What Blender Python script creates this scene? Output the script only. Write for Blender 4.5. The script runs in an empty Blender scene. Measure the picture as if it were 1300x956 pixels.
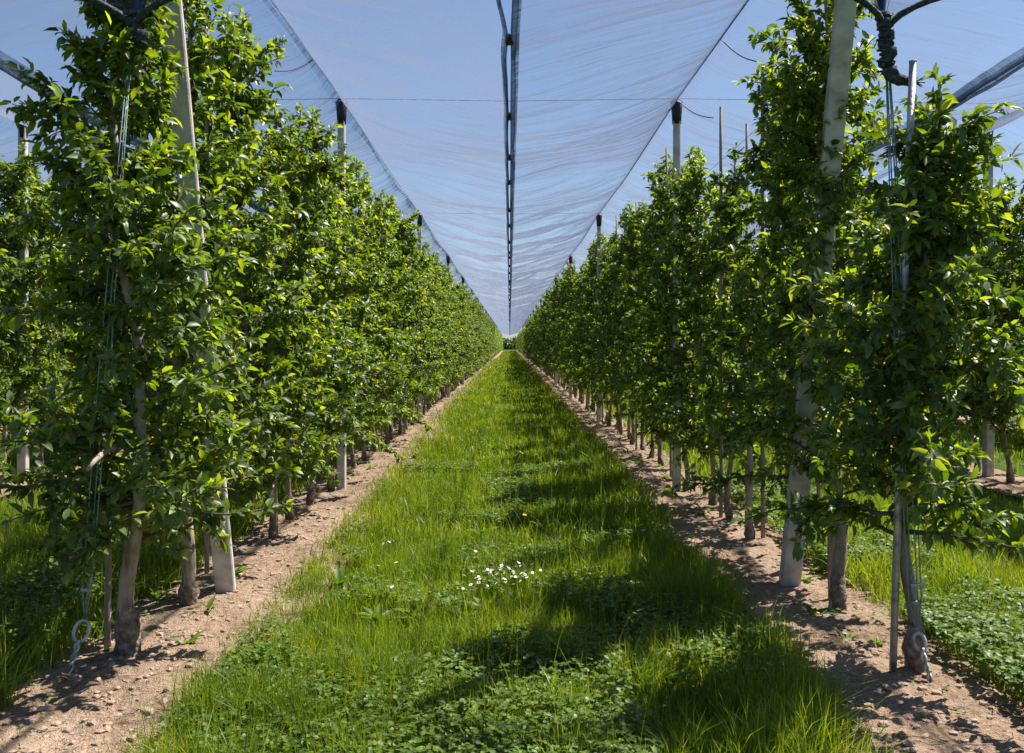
import bpy, math, random
import numpy as np
from mathutils import Vector
random.seed(7)
RNG = np.random.default_rng(11)
S = bpy.context.scene
COL = S.collection
rad = math.radians

# ------------------------------------------------------------------ camera, light, exposure
CAM_H = 1.5
cam_d = bpy.data.cameras.new('camera')
cam = bpy.data.objects.new('camera', cam_d)
COL.objects.link(cam)
cam.location = (0, 0, CAM_H)
cam.rotation_euler = (rad(90), 0, 0)
cam_d.sensor_width = 36
cam_d.lens = 1176 / 1300 * 36
cam_d.shift_x = 3 / 1300
cam_d.shift_y = -41 / 1300
cam_d.clip_start = 0.05
cam_d.clip_end = 4000
S.camera = cam

SUN_EL, SUN_AZ = rad(58), rad(62)          # azimuth clockwise from +Y (the aisle runs along +Y)
sd = Vector((math.sin(SUN_AZ) * math.cos(SUN_EL), math.cos(SUN_AZ) * math.cos(SUN_EL), math.sin(SUN_EL)))
sun_d = bpy.data.lights.new('sun', 'SUN')
sun = bpy.data.objects.new('sun', sun_d)
COL.objects.link(sun)
sun.rotation_euler = sd.to_track_quat('Z', 'Y').to_euler()
sun_d.energy = 5.0
sun_d.angle = rad(0.5)
sun_d.color = (1.0, 0.95, 0.86)
W = bpy.data.worlds.new('World')
S.world = W
W.use_nodes = True
wn = W.node_tree
bg = wn.nodes['Background']
sky = wn.nodes.new('ShaderNodeTexSky')
sky.sky_type = 'NISHITA'
sky.sun_disc = False
sky.sun_elevation = SUN_EL
sky.sun_rotation = SUN_AZ
sky.air_density = 1.0
sky.dust_density = 0.6
sky.ozone_density = 5.0
wn.links.new(sky.outputs[0], bg.inputs[0])
bg.inputs[1].default_value = 0.05
S.view_settings.view_transform = 'Standard'
S.view_settings.look = 'None'
S.view_settings.gamma = 1
S.view_settings.use_curve_mapping = False
S.view_settings.exposure = 1.45
S.render.engine = 'CYCLES'
cy = S.cycles
cy.max_bounces = 6
cy.diffuse_bounces = 2
cy.glossy_bounces = 2
cy.transmission_bounces = 3
cy.transparent_max_bounces = 20

# ------------------------------------------------------------------ helpers
def tag(o, label=None, cat=None, group=None, kind=None):
    if label: o['label'] = label
    if cat: o['category'] = cat
    if group: o['group'] = group
    if kind: o['kind'] = kind
    return o

def empty(name, loc=(0, 0, 0)):
    o = bpy.data.objects.new(name, None)
    o.empty_display_size = 0.1
    COL.objects.link(o)
    o.location = loc
    return o

def link(name, me, parent=None):
    o = bpy.data.objects.new(name, me)
    COL.objects.link(o)
    if parent: o.parent = parent
    return o

def mesh_np(name, V, F, mats, midx=None, smooth=True):
    """V (n,3); F (m,k) with constant k"""
    V = np.asarray(V, dtype=np.float32); F = np.asarray(F, dtype=np.int32)
    me = bpy.data.meshes.new(name)
    k = F.shape[1]
    me.vertices.add(len(V)); me.vertices.foreach_set('co', V.ravel())
    me.loops.add(F.size); me.loops.foreach_set('vertex_index', F.ravel())
    me.polygons.add(len(F))
    me.polygons.foreach_set('loop_start', np.arange(0, F.size, k, dtype=np.int32))
    me.polygons.foreach_set('loop_total', np.full(len(F), k, dtype=np.int32))
    for m in mats: me.materials.append(m)
    if midx is not None: me.polygons.foreach_set('material_index', np.asarray(midx, dtype=np.int32))
    me.polygons.foreach_set('use_smooth', np.full(len(F), smooth, dtype=bool))
    me.update(calc_edges=True)
    me.validate()
    return me

class MB:
    def __init__(s): s.v, s.f, s.sm = [], [], []
    def add(s, vs, fs, smooth=False):
        b = len(s.v)
        s.v += [tuple(v) for v in vs]
        for f in fs:
            s.f.append(tuple(b + i for i in f)); s.sm.append(smooth)
    def tube(s, pts, radii, n=8, caps=True, jitter=0.0):
        pts = [Vector(p) for p in pts]
        if not hasattr(radii, '__len__'): radii = [radii] * len(pts)
        vs, fs = [], []
        up = Vector((0.13, 0.99, 0.05))
        a0 = None
        for i, p in enumerate(pts):
            t = (pts[min(i + 1, len(pts) - 1)] - pts[max(i - 1, 0)])
            t = t.normalized() if t.length > 1e-9 else Vector((0, 0, 1))
            if a0 is None:
                a0 = t.cross(up)
                if a0.length < 0.1: a0 = t.cross(Vector((1, 0, 0)))
            a = (a0 - t * a0.dot(t)).normalized(); a0 = a
            b = t.cross(a)
            for k in range(n):
                th = 2 * math.pi * k / n
                r = radii[i] * (1 + (random.uniform(-jitter, jitter) if jitter else 0))
                vs.append(p + a * (r * math.cos(th)) + b * (r * math.sin(th)))
        for i in range(len(pts) - 1):
            for k in range(n):
                k2 = (k + 1) % n
                fs.append((i * n + k, i * n + k2, (i + 1) * n + k2, (i + 1) * n + k))
        s.add(vs, fs, True)
        if caps:
            b = len(s.v) - len(vs)
            s.f.append(tuple(b + k for k in range(n))[::-1]); s.sm.append(False)
            s.f.append(tuple(b + (len(pts) - 1) * n + k for k in range(n))); s.sm.append(False)
    def prism(s, p0, p1, w, ch, rot=0.0, wtop=None, segs=14):
        """chamfered square post from p0 to p1"""
        p0, p1 = Vector(p0), Vector(p1)
        wtop = wtop or w
        vs, fs = [], []
        for j in range(segs + 1):
            t = j / segs
            c = p0.lerp(p1, t); h = (w + (wtop - w) * t) / 2; k = ch
            sq = [(h - k, -h), (h, -h + k), (h, h - k), (h - k, h), (-h + k, h), (-h, h - k), (-h, -h + k), (-h + k, -h)]
            for (x, y) in sq:
                jit = random.uniform(-.0008, .0008)
                vs.append((c.x + (x * math.cos(rot) - y * math.sin(rot)) + jit, c.y + (x * math.sin(rot) + y * math.cos(rot)) + jit, c.z))
        for j in range(segs):
            for k in range(8):
                k2 = (k + 1) % 8
                fs.append((j * 8 + k, j * 8 + k2, (j + 1) * 8 + k2, (j + 1) * 8 + k))
        fs.append(tuple(range(8))[::-1]); fs.append(tuple(segs * 8 + k for k in range(8)))
        s.add(vs, fs)
    def build(s, name, mat, parent=None):
        me = bpy.data.meshes.new(name)
        me.from_pydata(s.v, [], s.f)
        me.materials.append(mat)
        me.polygons.foreach_set('use_smooth', s.sm)
        me.update()
        return link(name, me, parent)

def hsh(a, b, seed):
    v = np.sin(a * 127.1 + b * 311.7 + seed * 74.7) * 43758.5453
    return v - np.floor(v)
def vnoise(x, y, seed=0):
    xi, yi = np.floor(x), np.floor(y)
    fx, fy = x - xi, y - yi
    fx = fx * fx * (3 - 2 * fx); fy = fy * fy * (3 - 2 * fy)
    a, b = hsh(xi, yi, seed), hsh(xi + 1, yi, seed)
    c, d = hsh(xi, yi + 1, seed), hsh(xi + 1, yi + 1, seed)
    return (a * (1 - fx) + b * fx) * (1 - fy) + (c * (1 - fx) + d * fx) * fy
def fbm(x, y, seed=0, oct=4):
    r, a, n = 0, 0.5, 0
    for i in range(oct):
        r = r + a * vnoise(x, y, seed + i * 3.1); n += a
        x, y, a = x * 2.03 + 5.1, y * 2.03 + 1.7, a * 0.5
    return r / n
def unit(a): return a / np.maximum(np.linalg.norm(a, axis=-1, keepdims=True), 1e-9)

# ------------------------------------------------------------------ materials
def newmat(name):
    m = bpy.data.materials.new(name); m.use_nodes = True
    nt = m.node_tree; nt.nodes.clear()
    out = nt.nodes.new('ShaderNodeOutputMaterial')
    return m, nt, out
def N(nt, t, **kw):
    n = nt.nodes.new(t)
    for k, v in kw.items(): setattr(n, k, v)
    return n
def ramp(nt, stops, interp='LINEAR'):
    r = nt.nodes.new('ShaderNodeValToRGB')
    r.color_ramp.interpolation = interp
    e = r.color_ramp.elements
    while len(e) > 1: e.remove(e[-1])
    e[0].position, e[0].color = stops[0][0], (*stops[0][1], 1)
    for p, c in stops[1:]:
        x = e.new(p); x.color = (*c, 1)
    return r
def math_n(nt, op, a, b=None):
    n = nt.nodes.new('ShaderNodeMath'); n.operation = op
    for i, v in enumerate((a, b)):
        if v is None: continue
        if isinstance(v, (int, float)): n.inputs[i].default_value = v
        else: nt.links.new(v, n.inputs[i])
    return n.outputs[0]

def leaf_mat(name, stops, trans_tint, trans=0.42, rough=0.38, spec=0.5, under=None, patch=0.0):
    m, nt, out = newmat(name)
    L = nt.links.new
    g = N(nt, 'ShaderNodeNewGeometry')
    r = ramp(nt, stops)
    if patch:
        tc = N(nt, 'ShaderNodeNewGeometry')
        nz = N(nt, 'ShaderNodeTexNoise'); nz.inputs['Scale'].default_value = 1.3; nz.inputs['Detail'].default_value = 2
        L(tc.outputs['Position'], nz.inputs['Vector'])
        a = math_n(nt, 'MULTIPLY', g.outputs['Random Per Island'], 1 - patch)
        b = math_n(nt, 'SUBTRACT', nz.outputs['Fac'], 0.5)
        b = math_n(nt, 'MULTIPLY_ADD', b, 2.2); b.node.inputs[2].default_value = 0.5
        b = math_n(nt, 'MULTIPLY', b, patch)
        L(math_n(nt, 'ADD', a, b), r.inputs[0])
    else:
        L(g.outputs['Random Per Island'], r.inputs[0])
    col = r.outputs[0]
    if under:
        mx = N(nt, 'ShaderNodeMix', data_type='RGBA')
        L(g.outputs['Backfacing'], mx.inputs[0])
        L(col, mx.inputs[6]); mx.inputs[7].default_value = (*under, 1)
        col = mx.outputs[2]
    p = N(nt, 'ShaderNodeBsdfPrincipled')
    L(col, p.inputs['Base Color'])
    p.inputs['Roughness'].default_value = rough
    p.inputs['Specular IOR Level'].default_value = spec
    t = N(nt, 'ShaderNodeBsdfTranslucent')
    mt = N(nt, 'ShaderNodeMix', data_type='RGBA', blend_type='MULTIPLY'); mt.inputs[0].default_value = 1
    L(r.outputs[0], mt.inputs[6]); mt.inputs[7].default_value = (*trans_tint, 1)
    L(mt.outputs[2], t.inputs[0])
    ms = N(nt, 'ShaderNodeMixShader'); ms.inputs[0].default_value = trans
    L(p.outputs[0], ms.inputs[1]); L(t.outputs[0], ms.inputs[2])
    L(ms.outputs[0], out.inputs[0])
    return m

def rough_mat(name, stops, scale=20, rough=0.85, bump=0.3, bscale=60, spec=0.3, stretch=(1, 1, 1), metal=0.0, bdist=0.01, coord='Object'):
    m, nt, out = newmat(name)
    L = nt.links.new
    tc = N(nt, 'ShaderNodeTexCoord')
    mp = N(nt, 'ShaderNodeMapping'); mp.inputs['Scale'].default_value = stretch
    L(tc.outputs[coord], mp.inputs[0])
    nz = N(nt, 'ShaderNodeTexNoise'); nz.inputs['Scale'].default_value = scale; nz.inputs['Detail'].default_value = 6
    nz.inputs['Roughness'].default_value = 0.62
    L(mp.outputs[0], nz.inputs['Vector'])
    r = ramp(nt, stops); L(nz.outputs['Fac'], r.inputs[0])
    p = N(nt, 'ShaderNodeBsdfPrincipled')
    L(r.outputs[0], p.inputs['Base Color'])
    p.inputs['Roughness'].default_value = rough
    p.inputs['Specular IOR Level'].default_value = spec
    p.inputs['Metallic'].default_value = metal
    if bump:
        n2 = N(nt, 'ShaderNodeTexNoise'); n2.inputs['Scale'].default_value = bscale; n2.inputs['Detail'].default_value = 5
        L(mp.outputs[0], n2.inputs['Vector'])
        b = N(nt, 'ShaderNodeBump'); b.inputs['Strength'].default_value = bump; b.inputs['Distance'].default_value = bdist
        L(n2.outputs['Fac'], b.inputs['Height']); L(b.outputs[0], p.inputs['Normal'])
    L(p.outputs[0], out.inputs[0])
    return m

def net_mat(name, cover, col, fiber=0.35, trl=0.5, pleat=0.0):
    """fine mesh: threads cover a share of the area; slanted views meet more thread"""
    m, nt, out = newmat(name)
    L = nt.links.new
    lw = N(nt, 'ShaderNodeLayerWeight'); lw.inputs['Blend'].default_value = 0.5
    tc = N(nt, 'ShaderNodeTexCoord')
    hs = []
    for (sc, st, det) in ((1.0, (0.9, 5.0, 1.0), 5), (1.0, (26.0, 5.0, 5.0), 3)):
        mp = N(nt, 'ShaderNodeMapping'); mp.inputs['Scale'].default_value = st
        mp.inputs['Rotation'].default_value = (0, 0, 0.25 if sc else 0)
        L(tc.outputs['Object'], mp.inputs[0])
        nz = N(nt, 'ShaderNodeTexNoise'); nz.inputs['Scale'].default_value = sc; nz.inputs['Detail'].default_value = det
        nz.inputs['Distortion'].default_value = 0.6
        L(mp.outputs[0], nz.inputs['Vector'])
        hs.append(nz.outputs['Fac'])
    f = math_n(nt, 'MULTIPLY', hs[0], hs[1])                     # ~0.25
    f = math_n(nt, 'MULTIPLY', f, 4 * fiber)
    f = math_n(nt, 'ADD', f, 1 - fiber)
    c = math_n(nt, 'MULTIPLY', f, cover)
    big = N(nt, 'ShaderNodeTexNoise'); big.inputs['Scale'].default_value = 0.9; big.inputs['Detail'].default_value = 3; big.inputs['Distortion'].default_value = 0.8
    L(tc.outputs['Object'], big.inputs['Vector'])                  # bunched and stretched areas
    c = math_n(nt, 'MULTIPLY', c, math_n(nt, 'ADD', math_n(nt, 'MULTIPLY', big.outputs['Fac'], 2.2), -0.1))
    dcol = None
    if pleat:                                                     # narrow folds where the net lies doubled
        tot = None
        for (st, rz, pw) in (((0.45, 1.5, 1.0), 0.10, 9), ((0.8, 3.6, 1.0), -0.12, 12)):
            mp = N(nt, 'ShaderNodeMapping'); mp.inputs['Scale'].default_value = st; mp.inputs['Rotation'].default_value = (0, 0, rz)
            L(tc.outputs['Object'], mp.inputs[0])
            nz = N(nt, 'ShaderNodeTexNoise'); nz.inputs['Scale'].default_value = 1.0; nz.inputs['Detail'].default_value = 2; nz.inputs['Distortion'].default_value = 0.5
            L(mp.outputs[0], nz.inputs['Vector'])
            q = math_n(nt, 'ABSOLUTE', math_n(nt, 'SUBTRACT', nz.outputs['Fac'], 0.5))
            q = math_n(nt, 'POWER', math_n(nt, 'MAXIMUM', math_n(nt, 'SUBTRACT', 1.0, math_n(nt, 'MULTIPLY', q, 2.0)), 0.0), pw * 2.2)
            tot = q if tot is None else math_n(nt, 'ADD', tot, math_n(nt, 'MULTIPLY', q, 0.6))
        c = math_n(nt, 'ADD', c, math_n(nt, 'MULTIPLY', tot, pleat * .55))
        mxc = N(nt, 'ShaderNodeMix', data_type='RGBA'); L(math_n(nt, 'MULTIPLY', tot, 0.75), mxc.inputs[0]); mxc.clamp_factor = True
        mxc.inputs[6].default_value = (*col, 1); mxc.inputs[7].default_value = (col[0] * .28, col[1] * .3, col[2] * .36, 1)
        dcol = mxc.outputs[2]
    c = math_n(nt, 'SUBTRACT', 1.0, c)
    cs = math_n(nt, 'MAXIMUM', math_n(nt, 'SUBTRACT', 1.0, lw.outputs['Facing']), 0.04)
    inv = math_n(nt, 'DIVIDE', 1.0, cs)
    op = math_n(nt, 'SUBTRACT', 1.0, math_n(nt, 'POWER', c, inv))
    d = N(nt, 'ShaderNodeBsdfDiffuse'); d.inputs[0].default_value = (*col, 1)
    t = N(nt, 'ShaderNodeBsdfTranslucent'); t.inputs[0].default_value = (*col, 1)
    gl = N(nt, 'ShaderNodeBsdfGlossy'); gl.inputs['Roughness'].default_value = 0.45; gl.inputs[0].default_value = (0.8, 0.85, 0.9, 1)
    if dcol: L(dcol, d.inputs[0]); L(dcol, t.inputs[0])
    m1 = N(nt, 'ShaderNodeMixShader'); m1.inputs[0].default_value = trl
    L(d.outputs[0], m1.inputs[1]); L(t.outputs[0], m1.inputs[2])
    m1b = N(nt, 'ShaderNodeMixShader'); m1b.inputs[0].default_value = 0.06
    L(m1.outputs[0], m1b.inputs[1]); L(gl.outputs[0], m1b.inputs[2])
    tr = N(nt, 'ShaderNodeBsdfTransparent')
    m2 = N(nt, 'ShaderNodeMixShader')
    L(op, m2.inputs[0]); L(tr.outputs[0], m2.inputs[1]); L(m1b.outputs[0], m2.inputs[2])
    bp = N(nt, 'ShaderNodeBump'); bp.inputs['Strength'].default_value = 0.9; bp.inputs['Distance'].default_value = 0.05
    L(hs[0], bp.inputs['Height'])
    L(bp.outputs[0], d.inputs['Normal']); L(bp.outputs[0], t.inputs['Normal']); L(bp.outputs[0], lw.inputs['Normal'])
    L(m2.outputs[0], out.inputs[0])
    return m

M = {}
M['leaf'] = leaf_mat('apple_leaf', [(0.0, (0.020, 0.048, 0.006)), (0.35, (0.068, 0.118, 0.009)), (0.72, (0.135, 0.190, 0.013)), (1.0, (0.25, 0.29, 0.035))],
                     (2.5, 2.4, 0.6), trans=0.42, rough=0.42, spec=0.42, under=(0.10, 0.145, 0.045))
M['wood'] = rough_mat('far_foliage', [(0.35, (0.16, 0.21, 0.07)), (0.65, (0.28, 0.33, 0.13))], scale=.6, bump=0, spec=0.05)
M['grass'] = leaf_mat('grass_blade', [(0.0, (0.040, 0.078, 0.008)), (0.42, (0.120, 0.175, 0.012)), (0.78, (0.205, 0.245, 0.022)), (0.9, (0.27, 0.27, 0.06)), (1.0, (0.48, 0.42, 0.20))],
                      (2.1, 2.1, 0.7), trans=0.42, rough=0.45, spec=0.4, patch=0.5)
M['clover'] = leaf_mat('clover_leaf', [(0.0, (0.040, 0.085, 0.009)), (0.6, (0.085, 0.145, 0.013)), (1.0, (0.15, 0.21, 0.02))],
                       (2.0, 2.1, 0.7), trans=0.36, rough=0.5, spec=0.4)
M['bark'] = rough_mat('bark', [(0.32, (0.10, 0.075, 0.058)), (0.48, (0.25, 0.20, 0.155)), (0.66, (0.42, 0.35, 0.29))], scale=16, bump=0.7, bscale=45, stretch=(1, 1, 0.35))
M['twig'] = rough_mat('twig', [(0.3, (0.06, 0.045, 0.035)), (0.7, (0.17, 0.12, 0.09))], scale=20, bump=0)
M['graft'] = rough_mat('graft', [(0.32, (0.05, 0.037, 0.03)), (0.5, (0.17, 0.125, 0.098)), (0.68, (0.33, 0.26, 0.21))], scale=22, bump=1.0, bscale=50, bdist=0.02)
M['concrete'] = rough_mat('post_concrete', [(0.3, (0.30, 0.27, 0.245)), (0.5, (0.46, 0.43, 0.40)), (0.75, (0.58, 0.55, 0.52))], scale=9, bump=0.4, bscale=90, bdist=0.003)
M['steel'] = rough_mat('galvanised_steel', [(0.35, (0.22, 0.20, 0.19)), (0.5, (0.42, 0.42, 0.42)), (0.7, (0.56, 0.56, 0.57))], scale=18, rough=0.55, bump=0.4, metal=0.6)
M['wire'] = rough_mat('steel_wire', [(0.3, (0.16, 0.17, 0.19)), (0.7, (0.30, 0.31, 0.33))], scale=30, rough=0.5, bump=0, metal=0.5)
M['cable'] = rough_mat('dark_cable', [(0.3, (0.02, 0.024, 0.03)), (0.7, (0.05, 0.055, 0.065))], scale=30, rough=0.6, bump=0)
M['black'] = rough_mat('black_plastic', [(0.3, (0.010, 0.010, 0.012)), (0.7, (0.024, 0.024, 0.027))], scale=20, rough=0.5, bump=0.1)
M['rope'] = rough_mat('bundled_net', [(0.35, (0.010, 0.014, 0.018)), (0.55, (0.035, 0.048, 0.06)), (0.75, (0.12, 0.15, 0.18))], scale=60, rough=0.75, bump=0.9, bscale=120)
M['stake'] = rough_mat('wood_stake', [(0.3, (0.16, 0.12, 0.09)), (0.7, (0.40, 0.33, 0.27))], scale=12, bump=0.4, stretch=(1, 1, 0.15))
M['guy'] = rough_mat('teal_wire', [(0.3, (0.10, 0.16, 0.17)), (0.7, (0.30, 0.38, 0.40))], scale=30, rough=0.45, bump=0, metal=0.4)
M['red'] = rough_mat('red_ribbon', [(0.3, (0.35, 0.02, 0.02)), (0.7, (0.55, 0.05, 0.04))], scale=30, rough=0.6, bump=0)
M['teal'] = rough_mat('teal_tie', [(0.3, (0.01, 0.22, 0.20)), (0.7, (0.03, 0.35, 0.32))], scale=30, rough=0.5, bump=0)
M['net'] = net_mat('hail_net', 0.15, (0.17, 0.20, 0.30), fiber=0.38)
M['hem'] = net_mat('net_hem', 0.42, (0.035, 0.06, 0.12), fiber=0.3, trl=0.4)
M['petal'] = leaf_mat('daisy_petal', [(0, (0.75, 0.73, 0.75)), (1, (0.85, 0.83, 0.83))], (1, 1, 1), trans=0.2, rough=0.6, spec=0.2)
M['yellow'] = rough_mat('yellow_floret', [(0.3, (0.65, 0.38, 0.02)), (0.7, (0.8, 0.55, 0.03))], scale=90, bump=0.5)
M['stone'] = rough_mat('soil_clod', [(0.3, (0.20, 0.135, 0.095)), (0.7, (0.40, 0.29, 0.215))], scale=25, bump=0.5, bscale=70)

def ground_mat():
    m, nt, out = newmat('turf_earth'); L = nt.links.new
    tc = N(nt, 'ShaderNodeTexCoord')
    nz = N(nt, 'ShaderNodeTexNoise'); nz.inputs['Scale'].default_value = 0.9; nz.inputs['Detail'].default_value = 8
    L(tc.outputs['Object'], nz.inputs['Vector'])
    n2 = N(nt, 'ShaderNodeTexNoise'); n2.inputs['Scale'].default_value = 24; n2.inputs['Detail'].default_value = 6
    L(tc.outputs['Object'], n2.inputs['Vector'])
    r = ramp(nt, [(0.3, (0.022, 0.040, 0.009)), (0.5, (0.045, 0.075, 0.013)), (0.7, (0.085, 0.10, 0.03))])
    L(math_n(nt, 'MULTIPLY_ADD', nz.outputs['Fac'], 0.5), r.inputs[0])
    r.inputs[0].links[0].from_node.inputs[2].default_value = 0.0
    mm = math_n(nt, 'MULTIPLY', n2.outputs['Fac'], 0.5)
    L(mm, r.inputs[0].links[0].from_node.inputs[2])
    p = N(nt, 'ShaderNodeBsdfPrincipled'); L(r.outputs[0], p.inputs['Base Color']); p.inputs['Roughness'].default_value = 0.95
    p.inputs['Specular IOR Level'].default_value = 0.1
    b = N(nt, 'ShaderNodeBump'); b.inputs['Strength'].default_value = 0.8; b.inputs['Distance'].default_value = 0.04
    L(n2.outputs['Fac'], b.inputs['Height']); L(b.outputs[0], p.inputs['Normal'])
    L(p.outputs[0], out.inputs[0]); return m
def soil_mat():
    m, nt, out = newmat('tan_soil'); L = nt.links.new
    tc = N(nt, 'ShaderNodeTexCoord')
    def nz(s, d):
        n = N(nt, 'ShaderNodeTexNoise'); n.inputs['Scale'].default_value = s; n.inputs['Detail'].default_value = d
        L(tc.outputs['Object'], n.inputs['Vector']); return n.outputs['Fac']
    a, b_, c = nz(2.5, 6), nz(35, 6), nz(140, 3)
    v = math_n(nt, 'MULTIPLY', a, 0.45)
    v = math_n(nt, 'ADD', v, math_n(nt, 'MULTIPLY', b_, 0.55))
    r = ramp(nt, [(0.32, (0.12, 0.078, 0.052)), (0.46, (0.27, 0.186, 0.130)), (0.6, (0.36, 0.258, 0.185)), (0.72, (0.45, 0.335, 0.25))])
    L(v, r.inputs[0])
    p = N(nt, 'ShaderNodeBsdfPrincipled'); L(r.outputs[0], p.inputs['Base Color']); p.inputs['Roughness'].default_value = 0.95
    p.inputs['Specular IOR Level'].default_value = 0.1
    h = math_n(nt, 'ADD', math_n(nt, 'MULTIPLY', b_, 1.0), math_n(nt, 'MULTIPLY', c, 0.4))
    b = N(nt, 'ShaderNodeBump'); b.inputs['Strength'].default_value = 1.0; b.inputs['Distance'].default_value = 0.03
    L(h, b.inputs['Height']); L(b.outputs[0], p.inputs['Normal'])
    L(p.outputs[0], out.inputs[0]); return m
M['ground'] = ground_mat()
M['soil'] = soil_mat()

# ------------------------------------------------------------------ ground
ROWX = {-3: -8.85, -2: -5.32, -1: -1.82, 1: 1.82, 2: 5.32, 3: 8.85}
END = 190.0
def stations(a, b, s0, g):
    r = [a]; s = s0
    while r[-1] < b:
        r.append(r[-1] + s); s = max(s0, r[-1] * g)
    r[-1] = b
    return np.array(r)
def grid_mesh(name, X, Y, Z, mats, closed=False, smooth=True):
    n, k = X.shape
    V = np.stack([X, Y, Z], -1).reshape(-1, 3)
    i = np.arange(n - 1)[:, None] * k + np.arange(k - 1)[None, :]
    F = np.stack([i, i + 1, i + 1 + k, i + k], -1).reshape(-1, 4)
    return mesh_np(name, V, F, mats, smooth=smooth)

xs = np.concatenate([np.linspace(-700, -30, 12), np.linspace(-26, 26, 80), np.linspace(30, 700, 12)])
ys = np.concatenate([[-60, -20, -5], stations(0, 1500, 0.6, 0.05)])
Xg, Yg = np.meshgrid(xs, ys)
tag(link('ground', grid_mesh('ground', Xg, Yg, 0.0 * Xg - 0.02, [M['ground']])), kind='structure')

def soil_h(x, y, xc):
    a = np.abs(x - xc) / 0.62
    m = np.clip(1 - a ** 2, -0.6, 1)
    h = 0.035 * m + 0.035 * (fbm(x * 2.2, y * 2.2, 3) - .5) + 0.05 * (fbm(x * 9, y * 9, 8) - .5) * np.clip(m + 0.5, 0, 1) + 0.022 * (fbm(x * 28, y * 28, 5, 3) - .5)
    return h - np.where(a > 1, (a - 1) * 0.08, 0)
SOIL = {}
for r, x in ROWX.items():
    off = {-1: 0.16, 1: -0.15}.get(r, 0)
    xc = x + off
    hw = {-1: 0.41, 1: 0.44}.get(r, 0.28)
    SOIL[r] = (xc, hw)
    near = abs(r) == 1
    u = np.linspace(-hw - .14, hw + .14, 56 if near else 14)
    y = stations(2.6 if near else 5, 195, 0.026 if near else 0.15, 0.006 if near else 0.02)
    U, Y = np.meshgrid(u, y)
    X = xc + U
    Z = soil_h(X, Y, xc) * (1.0) + 0.004
    tag(link('soil_strip', grid_mesh('soil_strip', X, Y, Z, [M['soil']])), kind='structure')

# loose clods lying on the two near strips
def ico():
    import bmesh
    bm = bmesh.new(); bmesh.ops.create_icosphere(bm, subdivisions=1, radius=1)
    v = np.array([p.co[:] for p in bm.verts]); bm.faces.ensure_lookup_table()
    f = np.array([[q.index for q in p.verts] for p in bm.faces]); bm.free(); return v, f
IV, IF = ico()
vs, fs, nb = [], [], 0
for r in (-1, 1):
    xc, hw = SOIL[r]
    n = 2600
    cx = xc + RNG.normal(0, hw * .55, n).clip(-hw, hw); cyy = 2.9 + 17 * RNG.random(n) ** 1.8
    sz = 0.004 + 0.016 * RNG.random(n) ** 3
    for i in range(n):
        q = IV * (1 + RNG.uniform(-.3, .3, (len(IV), 1))) * sz[i] * np.array([1.2, 1, .7])
        z = soil_h(np.array([cx[i]]), np.array([cyy[i]]), xc)[0]
        vs.append(q + [cx[i], cyy[i], z + sz[i] * .4]); fs.append(IF + nb); nb += len(IV)
tag(link('soil_clods', mesh_np('soil_clods', np.concatenate(vs), np.concatenate(fs), [M['stone']], smooth=False)), 'small dry clods scattered over the bare soil strips', 'soil clods', kind='stuff')

# dry twigs and straw lying on the soil
m = MB()
for q in range(420):
    r = random.choice((-1, 1)); xc, hw = SOIL[r]
    x = xc + random.gauss(0, hw * .5); y = 3.2 + 12 * random.random() ** 1.6
    if abs(x - xc) > hw: continue
    z = float(soil_h(np.array([x]), np.array([y]), xc)[0]) + .006
    a_ = random.uniform(0, 6.28); l = random.uniform(.03, .16)
    p = [(x, y, z), (x + math.cos(a_) * l * .5, y + math.sin(a_) * l * .5, z + random.uniform(.004, .012)), (x + math.cos(a_ + .3) * l, y + math.sin(a_ + .3) * l, z + .002)]
    m.tube(p, [.0022, .002, .0012], 4)
tag(m.build('plant_litter', M['stake']), 'dry straw and pruned twigs lying on the bare soil', 'litter', kind='stuff')

# ------------------------------------------------------------------ leaf and blade geometry
LT = np.array([[0, 1, 2], [0, 2, 3], [1, 4, 5], [1, 5, 2], [2, 5, 6], [2, 6, 3], [4, 7, 5], [5, 7, 6]])
def leaves(P, D, Nn, Lg, Wd, curl=0.25, fold=0.22):
    """oval leaves folded along the midrib, curling down to the tip"""
    n = len(P)
    D = unit(D); S_ = unit(np.cross(D, Nn)); Nn = np.cross(S_, D)
    Lg = Lg[:, None]; Wd = Wd[:, None]
    cu = (curl * (0.4 + 1.2 * RNG.random((n, 1)))); fo = fold * (0.2 + 1.5 * RNG.random((n, 1)))
    def pt(t, s, side):
        return P + D * Lg * t + S_ * Wd * s * side + Nn * (Wd * abs(side) * s * fo * 2 - Lg * cu * t * t)
    V = np.stack([P, pt(.30, .46, -1), pt(.30, 0, 1), pt(.30, .46, 1), pt(.68, .42, -1), pt(.68, 0, 1), pt(.68, .42, 1), pt(1.0, 0, 1)], 1)
    F = (np.arange(n)[:, None, None] * 8 + LT[None])
    return V.reshape(-1, 3), F.reshape(-1, 3)
def simple_leaves(P, D, Nn, Lg, Wd):
    n = len(P); D = unit(D); S_ = unit(np.cross(D, Nn)); Nn = np.cross(S_, D)
    Lg = Lg[:, None]; Wd = Wd[:, None]
    V = np.stack([P, P + D * Lg * .5 - S_ * Wd * .5 + Nn * Wd * .15, P + D * Lg - Nn * Lg * .15, P + D * Lg * .5 + S_ * Wd * .5 + Nn * Wd * .15], 1)
    F = np.arange(n)[:, None, None] * 4 + np.array([[0, 1, 2], [0, 2, 3]])[None]
    return V.reshape(-1, 3), F.reshape(-1, 3)
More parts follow.
